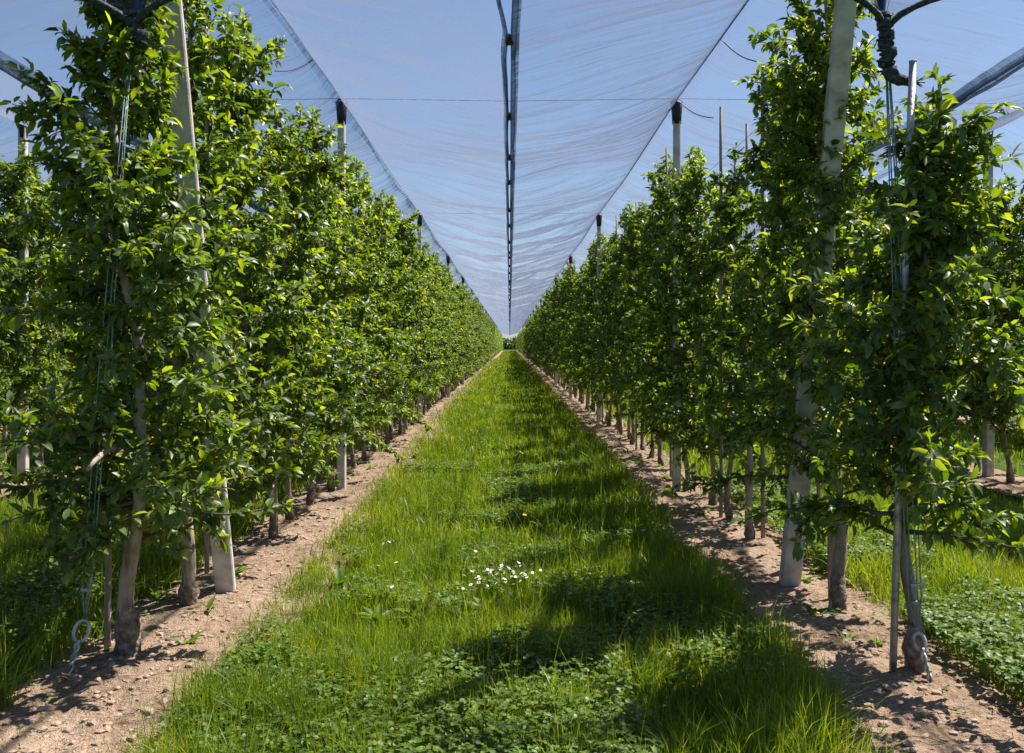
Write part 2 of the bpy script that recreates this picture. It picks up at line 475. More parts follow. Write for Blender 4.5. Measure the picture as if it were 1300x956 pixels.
def blades(P, h, w, lean, az, seg=3):
    n = len(P)
    d = np.stack([np.cos(az), np.sin(az), 0 * az], -1)
    a2 = RNG.uniform(0, 6.28, n); s = np.stack([np.cos(a2), np.sin(a2), 0 * a2], -1)
    rows = []
    for k in range(seg):
        t = k / seg
        c = P + d * (lean * h * t ** 1.8)[:, None] + np.array([0, 0, 1]) * (h * (t - .35 * np.minimum(lean, 1.2) * t ** 2.5))[:, None]
        ww = (w * (1 - .55 * t) * .5)[:, None]
        rows += [c - s * ww, c + s * ww]
    c = P + d * (lean * h)[:, None] + np.array([0, 0, 1]) * (h * (1 - .35 * np.minimum(lean, 1.2)))[:, None]
    rows.append(c)
    V = np.stack(rows, 1); k = V.shape[1]
    T = []
    for j in range(seg - 1):
        T += [[2 * j, 2 * j + 1, 2 * j + 3], [2 * j, 2 * j + 3, 2 * j + 2]]
    T.append([2 * (seg - 1), 2 * (seg - 1) + 1, 2 * seg])
    F = np.arange(n)[:, None, None] * k + np.array(T)[None]
    return V.reshape(-1, 3), F.reshape(-1, 3)
class NP:
    def __init__(s): s.V, s.F, s.m, s.n = [], [], [], 0
    def add(s, V, F, mi=0):
        s.V.append(V); s.F.append(F + s.n); s.n += len(V); s.m.append(np.full(len(F), mi))
    def mesh(s, name, mats, smooth=True): return mesh_np(name, np.concatenate(s.V), np.concatenate(s.F), mats, np.concatenate(s.m), smooth)

def np_tube(paths, radii, n=5):
    """paths (b,k,3), radii (b,k) -> triangles"""
    b, k, _ = paths.shape
    t = np.gradient(paths, axis=1); t = unit(t)
    ref = np.zeros_like(t); ref[..., 2] = 1
    ref[np.abs(t[..., 2]) > .9] = [1, 0, 0]
    a = unit(np.cross(t, ref)); c = np.cross(t, a)
    th = np.arange(n) * 2 * math.pi / n
    V = paths[:, :, None] + radii[:, :, None, None] * (a[:, :, None] * np.cos(th)[None, None, :, None] + c[:, :, None] * np.sin(th)[None, None, :, None])
    i = np.arange(k - 1)[:, None] * n; j = np.arange(n)[None]; j2 = (j + 1) % n
    q = np.stack([i + j, i + j2, i + n + j2, i + n + j], -1).reshape(-1, 4)
    T = np.concatenate([q[:, [0, 1, 2]], q[:, [0, 2, 3]]])
    F = np.arange(b)[:, None, None] * (k * n) + T[None]
    return V.reshape(-1, 3), F.reshape(-1, 3)

# ------------------------------------------------------------------ grass
def region(x0, x1, y0, y1, dens, edge=0.12):
    n = int((x1 - x0) * (y1 - y0) * dens)
    x = RNG.uniform(x0, x1, n); y = RNG.uniform(y0, y1, n)
    # ragged sides
    e = edge * (fbm(y * 1.7, x * 0 + x0, 2) * 2.4 - 1.0)
    k = (x > x0 + .1 - e + RNG.normal(0, .05, n)) & (x < x1 - .1 + e + RNG.normal(0, .05, n))
    k &= (np.abs(x) < y * .60 + .6)
    return x[k], y[k]
G = NP()
zones = []
CX0, CX1 = -1.34, 1.36
for (a, b, dn, w, sg, hm) in ((3.0, 6.5, 8500, .0042, 3, 1.0), (6.5, 11, 3200, .0062, 3, 1.0), (11, 20, 1300, .010, 2, 1.05), (20, 42, 420, .020, 2, 1.1), (42, 192, 80, .055, 2, 1.2)):
    zones.append((CX0, CX1, a, b, dn, w, sg, hm))
for sx in (-1, 1):
    for (a, b, dn, w, sg, hm) in ((3.2, 8, 6000, .0055, 3, 1.6), (8, 15, 1200, .009, 2, 1.2), (15, 30, 300, .02, 2, 1.2), (30, 80, 50, .05, 2, 1.3)):
        x0, x1 = (2.04, 4.95) if sx > 0 else (-4.95, -2.0)
        zones.append((x0, x1, a, b, dn, w, sg, hm))
    x0, x1 = (5.8, 8.4) if sx > 0 else (-8.4, -5.8)
    zones.append((x0, x1, 9, 30, 180, .02, 2, 1.2))
for (x0, x1, a, b, dn, w, sg, hm) in zones:
    x, y = region(x0, x1, a, b, dn)
    n = len(x)
    big = fbm(x * .9, y * .9, 21)
    tuft = fbm(x * 4, y * 4, 33)
    dens_k = RNG.random(n) < np.clip(.35 + 1.5 * (tuft - .3), .25, 1)
    x, y, big, tuft = x[dens_k], y[dens_k], big[dens_k], tuft[dens_k]; n = len(x)
    h = (0.042 + 0.20 * np.clip(big - .33, 0, 1) + 0.30 * np.clip(tuft - .46, 0, 1)) * hm * RNG.uniform(.45, 1.4, n)
    edgefac = (np.exp(-((x - 1.12) / .28) ** 2) * .12 + .04) if x0 == CX0 else (.06 if abs(x0) < 5.5 else .05)
    h = h + edgefac * RNG.random(n)
    h = h * (1 - .35 * np.exp(-((x + .05) ** 2 + (y - 5.3) ** 2) / .16))
    ww = w * RNG.uniform(.6, 1.5, n)
    V, F = blades(np.stack([x, y, 0 * x - .015], -1), h, ww, np.abs(RNG.normal(.35, .35, n)), RNG.uniform(0, 6.28, n), sg)
    G.add(V, F)
# tussocks of long arching blades
for (x0, x1, ya, yb, nt) in ((CX0 + .05, CX1 - .05, 3.1, 9, 150), (CX0 + .05, CX1 - .05, 9, 30, 260), (.95, 1.34, 3.2, 14, 90), (2.1, 4.2, 3.6, 14, 150), (-4.2, -2.15, 3.6, 14, 150)):
    tx_ = RNG.uniform(x0, x1, nt); ty_ = RNG.uniform(ya, yb, nt)
    nbl = 42
    sp = .045 + .003 * ty_
    x = (tx_[:, None] + RNG.normal(0, 1, (nt, nbl)) * sp[:, None]).ravel(); y = (ty_[:, None] + RNG.normal(0, 1, (nt, nbl)) * sp[:, None]).ravel()
    hh_ = (RNG.uniform(.09, .20, nt)[:, None] * RNG.uniform(.5, 1.15, (nt, nbl))).ravel()
    wv = np.maximum(.0045, .0009 * y)
    V, F = blades(np.stack([x, y, 0 * x - .01], -1), hh_, wv * RNG.uniform(.7, 1.3, len(x)), np.abs(RNG.normal(.55, .35, len(x))), RNG.uniform(0, 6.28, len(x)), 3)
    G.add(V, F)
# thin seed stalks
x, y = region(CX0, CX1, 3.2, 14, 60); n = len(x)
V, F = blades(np.stack([x, y, 0 * x], -1), RNG.uniform(.2, .36, n), np.full(n, .004), np.abs(RNG.normal(.15, .15, n)), RNG.uniform(0, 6.28, n), 3); G.add(V, F)
# pale grass fringe along the left soil edge
n = 9000; y = 3 + 90 * RNG.random(n) ** 1.6; x = RNG.normal(0, 1, n) * (.06 + .05 * np.clip((y - 7) / 10, 0, 1)) - 1.30 - .10 * np.clip((y - 7) / 12, 0, 1)
V, F = blades(np.stack([x, y, 0 * x], -1), RNG.uniform(.05, .16, n), .003 + .0006 * y, np.abs(RNG.normal(.5, .3, n)), RNG.uniform(0, 6.28, n), 2); G.add(V, F)
tag(link('grass', G.mesh('grass', [M['grass']])), 'lush green grass covering the aisles between the tree rows', 'grass', kind='stuff')

def clover_patch(x, y, hmul=1.0, size=.017):
    n = len(x)
    h = (0.04 + 0.06 * RNG.random(n) + .05 * fbm(x * 3, y * 3, 9)) * hmul
    V3, F3 = [], []
    az = RNG.uniform(0, 6.28, n)
    for k in range(3):
        a = az + k * 2.094 + RNG.normal(0, .1, n)
        D = np.stack([np.cos(a), np.sin(a), RNG.normal(.05, .25, n)], -1)
        Nn = np.stack([RNG.normal(0, .25, n), RNG.normal(0, .25, n), np.ones(n)], -1)
        s = size * (1 + .05 * np.maximum(y - 5, 0)) * RNG.uniform(.7, 1.3, n)
        V, F = leaves(np.stack([x, y, h], -1), D, Nn, s * 1.1, s * 1.05, .12, .12)
        V3.append((V, F))
    return V3
Cv = NP()
n = 26000
x = RNG.uniform(CX0 + .06, CX1 - .1, n); y = 3.0 + 10 * RNG.random(n) ** 1.6
k = fbm(x * 1.3, y * 1.3, 50) + .12 * (y < 4.6) - .02 * np.maximum(y - 7, 0) > .545; x, y = x[k], y[k]
for V, F in clover_patch(x, y): Cv.add(V, F)
n = 16000
x = 2.02 + 2.0 * RNG.random(n) ** 1.2; y = 3.3 + 6 * RNG.random(n) ** 1.4
k = (fbm(x * 1.6, y * 1.6, 77) + .08 * (y < 4.8) > .53) & (x < y * .62 + .3); x, y = x[k], y[k]
for V, F in clover_patch(x, y, 1.5, .02): Cv.add(V, F)
n = 7000
x = -2.25 - 1.6 * RNG.random(n); y = 3.6 + 6 * RNG.random(n) ** 1.4
k = (fbm(x * 1.3, y * 1.3, 77) > .4); x, y = x[k], y[k]
for V, F in clover_patch(x, y, 1.6, .022): Cv.add(V, F)
n = 1500                                              # seedlings between the trunks
x = np.concatenate([RNG.normal(-2.05, .16, n // 2), RNG.normal(2.0, .13, n // 2)]); y = 3.4 + 20 * RNG.random(n) ** 1.5
k = fbm(x * 2, y * 2.2, 91) > .53; x, y = x[k], y[k]
for V, F in clover_patch(x, y, .7, .016): Cv.add(V, F)
# broad leaved rosettes (dock, plantain, dandelion) among the grass
def rosettes(x0, x1, ya, yb, n):
    tx_ = RNG.uniform(x0, x1, n); ty_ = ya + (yb - ya) * RNG.random(n) ** 1.5
    m = 9
    az = RNG.uniform(0, 6.28, (n, m)).ravel(); el = RNG.uniform(.25, 1.1, n * m)
    L_ = (RNG.uniform(.07, .15, n)[:, None] * RNG.uniform(.6, 1.1, (n, m))).ravel()
    P = np.stack([np.repeat(tx_, m), np.repeat(ty_, m), np.full(n * m, .02)], -1)
    D = np.stack([np.cos(az) * np.cos(el), np.sin(az) * np.cos(el), np.sin(el)], -1)
    Nn = np.stack([-np.cos(az) * .5, -np.sin(az) * .5, np.ones(n * m)], -1)
    V, F = leaves(P, D, Nn, L_, L_ * .30, .35, .25); Cv.add(V, F)
rosettes(CX0 + .1, CX1 - .1, 3.1, 14, 170); rosettes(2.1, 3.9, 3.5, 9, 120); rosettes(-3.4, -2.1, 3.6, 9, 90)
rosettes(-2.2, -1.5, 4.5, 20, 26); rosettes(1.5, 2.1, 4.0, 20, 30)
tag(link('clover', Cv.mesh('clover', [M['clover']])), 'low clover and broad leaved herbs growing through the grass', 'clover', kind='stuff')

# ------------------------------------------------------------------ trees
def limb_paths(seed, H, z0, wlo, whi, nb, tx, ty, pw=1.3):
    rg = np.random.default_rng(seed)
    t = (np.arange(nb) + rg.random(nb)) / nb
    zb = z0 + (H - .22 - z0) * t ** .95
    az = np.arange(nb) * 2.399 + rg.normal(0, .4, nb)
    ln = (wlo + (whi - wlo) * t ** pw) * rg.uniform(.55, 1.2, nb)
    el = rg.uniform(.0, .75, nb) + .35 * t
    K = 7
    s = np.linspace(0, 1, K)
    droop = rg.uniform(.0, .45, nb) * (1 - t)
    base = np.stack([tx(zb), ty(zb), zb], -1)
    dx = np.stack([np.cos(az) * np.cos(el), np.sin(az) * np.cos(el), np.sin(el)], -1)
    P = base[:, None] + dx[:, None] * (ln[:, None] * s[None])[..., None]
    P[..., 2] -= (droop * ln)[:, None] * s[None] ** 2
    P[:, 1:] += rg.normal(0, .014, (nb, K - 1, 3))
    R = np.maximum(.003, (.011 * (1 - .55 * t) * (ln / .5) ** .5)[:, None] * (1 - .78 * s[None]))
    return P, R, ln, rg

def make_tree(seed, H=3.3, z0=.66, wlo=.52, whi=.26, nb=38, leaf=.060, lean=(0, 0), r0=.029, dens=1.45, wob=.045, pw=1.3):
    ph = np.random.default_rng(seed + 500).uniform(0, 6.28, 4)
    tx = lambda z: lean[0] * z + wob * (np.sin(z * 2.6 + ph[0]) - math.sin(ph[0])) + .011 * (np.sin(z * 8 + ph[1]) - math.sin(ph[1]))
    ty = lambda z: lean[1] * z + wob * (np.sin(z * 2.1 + ph[2]) - math.sin(ph[2])) + .011 * (np.sin(z * 7 + ph[3]) - math.sin(ph[3]))
    # trunk
    z = np.concatenate([np.linspace(-.08, .3, 10), np.linspace(.38, H, 26)])
    rr = r0 * (1 - .8 * np.clip((z - .2) / (H - .2), 0, 1)) * (1 + .06 * np.sin(z * 19 + ph[0])) + .25 * r0 * np.exp(-np.maximum(z, 0) / .12)
    T = NP()
    V, F = np_tube(np.stack([tx(z), ty(z), z], -1)[None], rr[None], 10); T.add(V, F)
    # graft union: swollen dark knuckle
    zg = np.linspace(-.06, .2, 9); k = np.linspace(0, 1, 9)
    gb = .35 + .5 * (ph[0] / 6.28); zg = zg * (.75 + .7 * ph[3] / 6.28); rg_ = r0 * (.96 + gb * .8 * np.sin(k ** 1.2 * math.pi) ** .9 + .14 * np.sin(k * 17 + ph[1]) * np.sin(k * math.pi)) + .3 * r0 * np.exp(-k * 5)
    Gf = NP()
    V, F = np_tube(np.stack([tx(zg) + .35 * r0 * math.cos(ph[2]) * np.sin(k * math.pi), ty(zg), zg], -1)[None], rg_[None], 12)
    c = V.reshape(9, 12, 3); mid = c.mean(1, keepdims=True)
    c = mid + (c - mid) * (1 + .30 * (fbm(c[..., 2:3] * 30 + np.arange(12)[None, :, None] * 1.7, mid[..., :1] * 0 + seed, 3, 2) - .5) * 2)
    Gf.add(c.reshape(-1, 3), F)
    # limbs
    P, R, ln, rg = limb_paths(seed, H, z0, wlo, whi, nb, tx, ty, pw)
    B = NP()
    V, F = np_tube(P, R, 5); B.add(V, F)
    sub = []
    spp, spt = [], []
    def spur(path, a, step):
        seg = np.linalg.norm(np.diff(path, axis=0), axis=1); L_ = seg.sum(); cum = np.concatenate([[0], np.cumsum(seg)])
        n = max(2, int(L_ * (1 - a) / step))
        d = L_ * (a + (1 - a) * (np.arange(n) + rg.random(n)) / n); d[-1] = L_
        for c in range(3): pass
        q = np.stack([np.interp(d, cum, path[:, c]) for c in range(3)], -1)
        q2 = np.stack([np.interp(d - .03, cum, path[:, c]) for c in range(3)], -1)
        spp.append(q); spt.append(unit(q - q2 + 1e-6))
    for i in range(nb):
        spur(P[i], .12, .042 / dens)
        for j in range(rg.integers(2, 4)):
            t = rg.uniform(.2, .85); k0 = int(t * 6)
            b = P[i, k0]; d = P[i, min(k0 + 1, 6)] - P[i, max(k0 - 1, 0)]; d = d / (np.linalg.norm(d) + 1e-6)
            d = d * .6 + rg.normal(0, .75, 3) + [0, 0, .2]; d /= np.linalg.norm(d)
            l = rg.uniform(.12, .28) * (.6 + .5 * ln[i] / .5)
            s = np.linspace(0, 1, 4)[:, None]
            q = b + d * l * s + rg.normal(0, .006, (4, 3)) * s; q[:, 2] -= .04 * s[:, 0] ** 2
            sub.append(q); spur(q, .15, .042 / dens)
    sub = np.array(sub)
    V, F = np_tube(sub, np.linspace(.0035, .0018, 4)[None].repeat(len(sub), 0), 4); B.add(V, F)
    zl = np.linspace(z0 + .1, H + .02, int(60 * dens)); ld = np.stack([tx(zl), ty(zl), zl], -1)
    spp.append(ld); spt.append(unit(rg.normal(0, .5, ld.shape) + [0, 0, .5]))
    SP = np.concatenate(spp); ST = np.concatenate(spt)
    # rosettes of leaves
    cnt = rg.integers(4, 9, len(SP))
    idx = np.repeat(np.arange(len(SP)), cnt)
    p = SP[idx]; t = ST[idx]; n = len(p)
    axis = np.stack([tx(p[:, 2]), ty(p[:, 2]), p[:, 2]], -1)
    outw = unit(p - axis + 1e-4)
    d = unit(t * .45 + outw * .35 + unit(rg.normal(0, 1, (n, 3))) * .95 + np.array([0, 0, .10]))
    nn = np.array([0, 0, 1.0]) + outw * .25 + rg.normal(0, .5, (n, 3))
    sc = rg.uniform(.4, 1.3, n)
    p = p + d * .012
    V, F = leaves(p, d, nn, leaf * sc, leaf * .50 * sc * rg.uniform(.8, 1.15, n), .38, .22)
    C = NP(); C.add(V, F)
    return (T.mesh('trunk', [M['bark']]), B.mesh('branches', [M['twig']]), C.mesh('crown', [M['leaf']]), Gf.mesh('graft_union', [M['graft']]), (T, B, C, Gf))

LEAN = [(.03, .02), (-.05, .01), (.02, -.05), (-.03, -.03), (.06, 0), (0, .05), (-.02, .04), (.04, -.03)]
VAR = [make_tree(100 + i, H=h, wlo=wl, whi=wh, nb=nb, z0=z0, lean=LEAN[i], r0=.024 + .0012 * (i % 5)) for i, (h, wl, wh, nb, z0) in enumerate([
    (3.35, .68, .40, 62, .50), (3.5, .68, .36, 64, .58), (3.25, .72, .42, 60, .44), (3.45, .62, .40, 62, .54),
    (3.3, .70, .36, 62, .60), (3.62, .64, .32, 64, .46), (3.1, .74, .42, 58, .50), (3.4, .66, .38, 60, .46)])]
SLIM = [make_tree(140 + i, H=h, wlo=wl, whi=wh, nb=nb, z0=z0, lean=LEAN[i + 2], r0=.025) for i, (h, wl, wh, nb, z0) in enumerate([
    (3.55, .56, .17, 46, .66), (3.3, .58, .15, 44, .72), (3.7, .52, .16, 46, .62)])]
far_me = []
for v in VAR[:6]:
    T, B, C, Gf = v[4]
    Q = NP()
    for k, src in enumerate((T, B, C, Gf)):
        Q.add(np.concatenate(src.V), np.concatenate(src.F), k)
    far_me.append(Q.mesh('apple_tree', [M['bark'], M['twig'], M['leaf'], M['graft']]))

def put_tree(x, y, geo, rz, sc, label, group, parts=True):
    z = 0.0
    if parts:
        t = empty('apple_tree', (x, y, z))
        tr = link('trunk', geo[0], t); link('graft_union', geo[3], tr); link('branches', geo[1], t); link('crown', geo[2], t)
    else:
        t = link('apple_tree', geo); t.location = (x, y, z)
    t.rotation_euler = (0, 0, rz); t.scale = (sc, sc, sc * 1.0)
    return tag(t, label, 'apple tree', group)

ORD = 'first second third fourth fifth sixth seventh eighth ninth tenth eleventh twelfth thirteenth fourteenth fifteenth sixteenth seventeenth eighteenth nineteenth twentieth'.split()
SIDE = {-1: 'left', 1: 'right', -2: 'left', 2: 'right', -3: 'left', 3: 'right'}
POST0 = {-1: 9.26, 1: 9.26, -2: 9.9, 2: 10.26, -3: 10.4, 3: 10.8}
heroes = {
    (-1, 0): (make_tree(901, H=3.5, z0=.52, wlo=.86, whi=.20, nb=88, leaf=.060, lean=(-.02, -.01), r0=.038, wob=.05, pw=.85), 0.3,
              'thick trunked apple tree at the left row end, beside the steel eye anchor'),
    (-1, 1): (make_tree(902, H=3.5, z0=.60, wlo=.56, whi=.34, nb=62, leaf=.058, r0=.036), 1.9,
              'apple tree with knobbly root collar just in front of the leaning left concrete post'),
    (-1, 2): (VAR[5], 4.0, 'apple tree directly behind the leaning concrete post of the left row'),
    (1, 0): (make_tree(911, H=2.66, z0=.62, wlo=.68, whi=.18, nb=64, leaf=.060, r0=.030, lean=(-.03, 0)), 2.2,
             'shorter apple tree beside the grey steel pipe at the right row end'),
    (1, 1): (make_tree(912, H=3.6, z0=.60, wlo=.50, whi=.34, nb=56, leaf=.058, r0=.036, lean=(-.02, 0)), 5.0,
             'tall apple tree just in front of the leaning right concrete post'),
    (1, 2): (VAR[1], 3.0, 'apple tree directly behind the leaning concrete post of the right row'),
}
rg = np.random.default_rng(5)
STUFF = []
def tree_ys(r):
    y = {-1: [4.37, 5.22, 6.08, 6.97, 7.74, 8.46], 1: [4.15, 5.10, 6.0, 6.92, 7.73, 8.46]}.get(r)
    if y is None: y = [4.3 + .2 * abs(r)]
    y = list(y)
    while y[-1] < END: y.append(y[-1] + .83 + rg.normal(0, .05))
    return y
n_ind = 0
for r in (-1, 1, -2, 2, -3, 3):
    X = ROWX[r]; first = {1: 0, 2: 7.0, 3: 12.0}[abs(r)]; lim = {1: 84, 2: 36, 3: 23}[abs(r)]
    ylist = tree_ys(r)
    seen = 0
    for i, y in enumerate(ylist):
        if y < first: continue
        x = X + rg.normal(0, .035)
        hero = heroes.get((r, i))
        if hero: x = {(-1, 0): -1.80, (-1, 1): -1.81, (-1, 2): -1.88, (1, 0): 1.83, (1, 1): 1.80, (1, 2): 1.86}[(r, i)]
        rz = rg.uniform(0, 6.28); sc = rg.uniform(.93, 1.06) * (1.03 if abs(r) > 1 else 1)
        if r == 1 and i > 2: sc *= 1.0
        v = int(rg.integers(0, 8))
        if abs(r) == 1 and 8 < y < 9.9: v, sc = (6, .97) if r == -1 else (7, .93)
        if y >= lim:
            STUFF.append((x, y, rz, sc, r)); continue
        grp = {1: 'apple trees in the row %s of the grass aisle', 2: 'apple trees in the second row to the %s', 3: 'apple trees in the third row to the %s'}[abs(r)] % SIDE[r]
        k = int((y - POST0[r]) // 8.05)      # which post it stands behind
        if hero:
            geo, rz, lab = hero; sc = 1.0
        else:
            geo = SLIM[v % 3] if (r == 1 and y < 34 and v < 7) else VAR[v]
            if abs(r) == 1:
                if y < POST0[r]:
                    lab = 'apple tree, %s behind the leaning concrete post in the %s row beside the aisle' % (ORD[i - 3], SIDE[r]) if i > 2 else ''
                elif k <= 1:
                    j = sum(1 for q in ylist[:i] if q > POST0[r] + 8.05 * k)
                    lab = 'apple tree, %s behind the %s black capped post, %s of the aisle' % (ORD[j], ['nearest', 'second'][k], SIDE[r])
                elif k <= 4:
                    lab = 'apple tree between the %s and %s black capped posts of the %s row' % (ORD[k], ORD[k + 1], SIDE[r])
                else:
                    lab = 'tiny distant apple tree of the %s row, past its sixth black capped post' % SIDE[r]
            elif abs(r) == 2:
                rowname = 'second row out on the %s' % SIDE[r]
                if y < 16:
                    lab = 'apple tree, %s in view in the %s' % (ORD[seen], rowname)
                else:
                    lab = 'partly hidden apple tree farther back in the %s' % rowname
            else:
                lab = 'mostly hidden apple tree in the third row out on the %s, glimpsed between trunks' % SIDE[r]
        seen += 1
        small = y > 40
        put_tree(x, y, far_me[v % 6] if small else geo, rz, sc, lab, grp, parts=not small)
        n_ind += 1
print('individual trees', n_ind, 'stuff', len(STUFF))
# the far-off rest of the orchard, one mass
for r, X in ((-4, -12.4), (4, 12.4), (-5, -15.9), (5, 15.9), (-6, -19.4), (6, 19.4)):
    y = 20
    while y < 110: STUFF.append((X + rg.normal(0, .04), y, 0, rg.uniform(.9, 1.03), r)); y += .9
D_ = NP()
for (x, y, rz, sc, r) in STUFF:
    m = 420 if abs(r) <= 2 else 260
    H = 3.3 * sc
    z = rg.uniform(.62, H, m); wmax = (.58 - .30 * (z - .6) / (H - .6)) * rg.uniform(.75, 1.05)
    a = rg.uniform(0, 6.28, m); rad_ = wmax * np.sqrt(rg.random(m))
    P = np.stack([x + np.cos(a) * rad_, y + np.sin(a) * rad_, z], -1)
    D = unit(rg.normal(0, 1, (m, 3)) + [0, 0, .1]); Nn = rg.normal(0, .5, (m, 3)) + [0, 0, 1]
    s = rg.uniform(.10, .2, m) * (1 if abs(r) <= 2 else 1.2)
    V, F = simple_leaves(P, D, Nn, s, s * .55); D_.add(V, F, 0)
    zt = np.array([-.05, .8, 2.0, H]); V, F = np_tube(np.stack([x + 0 * zt, y + .02 * np.sin(zt * 3), zt], -1)[None], np.array([[.035, .03, .02, .008]]), 5)
    D_.add(V, F, 1)
tag(link('distant_orchard', D_.mesh('distant_orchard', [M['leaf'], M['bark']])), 'far off rows of apple trees merging into one green mass', 'orchard', kind='stuff')
# wood closing the view beyond the orchard
n = 45000
a = rg.uniform(-90, 90, n); yy = 262 + rg.uniform(-6, 6, n); hh = 1.7 + .8 * vnoise(a * .12, a * 0, 4) + 1.5 * vnoise(a * .5, a * 0, 6)
P = np.stack([a, yy, hh * rg.random(n) ** .8], -1)
s = rg.uniform(.6, 1.3, n)
V, F = simple_leaves(P, rg.normal(0, 1, (n, 3)), rg.normal(0, .6, (n, 3)) + [0, 0, 1], s, s * .6)
tag(link('distant_wood', mesh_np('distant_wood', V, F, [M['wood']])), 'low dark wood on the horizon past the end of the rows', 'wood', kind='stuff')

# pale bent limb of the first left tree
t0 = [o for o in bpy.data.objects if o.get('label') == heroes[(-1, 0)][2]][0]
b = MB()
def local(t, p): return Vector(p) - t.location
pts = [(-1.79, 4.37, 1.01), (-1.762, 4.29, 1.032), (-1.775, 4.2, 1.039), (-1.784, 4.1, 1.03), (-1.786, 4.0, 1.003), (-1.795, 3.94, .966)]
ci, si = math.cos(-t0.rotation_euler.z), math.sin(-t0.rotation_euler.z)
lp = []
for p in pts:
    q = local(t0, p); lp.append((q.x * ci - q.y * si, q.x * si + q.y * ci, q.z))
b.tube(lp, [.018, .017, .016, .014, .012, .009], 8, jitter=.04)
lb = b.build('bent_limb', M['stake'], t0); lb['label'] = 'pale bare limb arching forward and down'

# ------------------------------------------------------------------ posts
def post(x, y, rot, label, group, top=3.86, w=.085, base_d=None, lean=(0, 0), cap=True):
    t = empty('concrete_post', (x, y, 0))
    s = MB(); s.prism((0, 0, -.1), (lean[0], lean[1], top), w, .008, rot, wtop=w * .82)
    s.build('shaft', M['concrete'], t)
    if cap:
        c = MB()
        lx, ly = lean
        c.tube([(lx, ly, top - .16), (lx, ly, top - .06), (lx, ly, top + .045), (lx, ly, top + .06), (lx, ly, top + .063)], [.044, .050, .058, .050, .02], 12)
        c.tube([(lx - .06, ly, top + .05), (lx - .03, ly, top + .085), (lx + .03, ly, top + .085), (lx + .06, ly, top + .05)], .009, 6)
        c.build('cap', M['black'], t)
    return tag(t, label, 'post', group)
PX = {-1: -1.68, 1: 1.67}
for r in (-1, 1):
    # leaning end posts, tops pulled towards the camera
    lean = (-.03, -1.02) if r < 0 else (.06, -1.0)
    bx, by = (-1.69, 5.55) if r < 0 else (1.72, 5.73)
    post(bx, by, rad(14 if r < 0 else -6), 'thick concrete end post of the %s row leaning towards the viewer' % SIDE[r], 'leaning end posts', top=3.9, w=.115, lean=lean, cap=False)
    for k in range(15):
        y = 9.26 + 8.05 * k
        if k <= 5:
            lab = 'pale concrete post with black cap in the %s row, %s from the near end' % (SIDE[r], ORD[k])
        else:
            lab = 'distant pale capped post barely visible above the trees of the %s row' % SIDE[r]
        post(PX[r], y, rad(random.uniform(-8, 8)), lab, 'black capped posts along the aisle')
for r in (-2, 2):
    for k in range(4):
        y = POST0[r] + 8.05 * k
        post(-5.2 if r < 0 else 5.30, y, 0.1, 'slim pale concrete post in the second row on the %s, %s from its near end' % (SIDE[r], ORD[k]), 'posts of the outer rows', w=.095)
for r in (-3, 3):
    for k in range(1, 4):
        post(ROWX[r], POST0[r] + 8.05 * k, 0.1, 'half hidden concrete post in the third row out on the %s' % SIDE[r], 'posts of the outer rows')

# thin stakes beside the trees
def stake(x, y, h, label, r=.014, dx=0.0, mat='stake'):
    m = MB()
    n = 9
    m.tube([(dx * k / n + random.uniform(-.003, .003), random.uniform(-.003, .003), -.05 + (h + .05) * k / n) for k in range(n + 1)], [r * (1.1 - .25 * k / n) for k in range(n + 1)], 7)
    o = m.build('tree_stake', M[mat], None); o.location = (x, y, 0)
    return tag(o, label, 'stake', 'thin stakes beside the trees')
ST = [(-1, -1.93, 5.9, 3.55, 'pale thin stake rising out of the left row just behind the leaning post'),
      (-1, -1.92, 7.6, 3.5, 'thin grey stake in the left row, midway from leaning post to nearest capped post'),
      (-1, -1.93, 4.45, 2.2, 'short thin stake beside the thick trunked tree at the left row end'),
      (1, 2.2, 6.6, 3.6, 'thin stake on the outer soil edge right behind the leaning right post'),
      (1, 2.15, 8.4, 3.5, 'thin stake on the outer soil edge just before the nearest right capped post'),
      (1, 1.86, 5.35, 3.95, 'tall dark stake against the tall tree in front of the leaning right post'),
      (1, 1.90, 6.95, 3.6, 'thin stake in the right row, beside the second tree behind the leaning post'),
      (1, 1.78, 7.8, 3.5, 'thin stake in the right row, just in front of the nearest capped post')]
for r, x, y, h, lab in ST: stake(x, y, h, lab, r=.015 if h < 3.9 else .02)
for r in (-1, 1):
    ks = 0
    y = 10.3
    while y < 40:
        ks += 1
        stake(ROWX[r] + random.uniform(-.08, .1), y, random.uniform(3.35, 3.75),
              'thin pale stake in the %s row, %s beyond its nearest black capped post' % (SIDE[r], ORD[ks - 1]), r=.013, dx=random.uniform(-.05, .05))
        y += 2.45
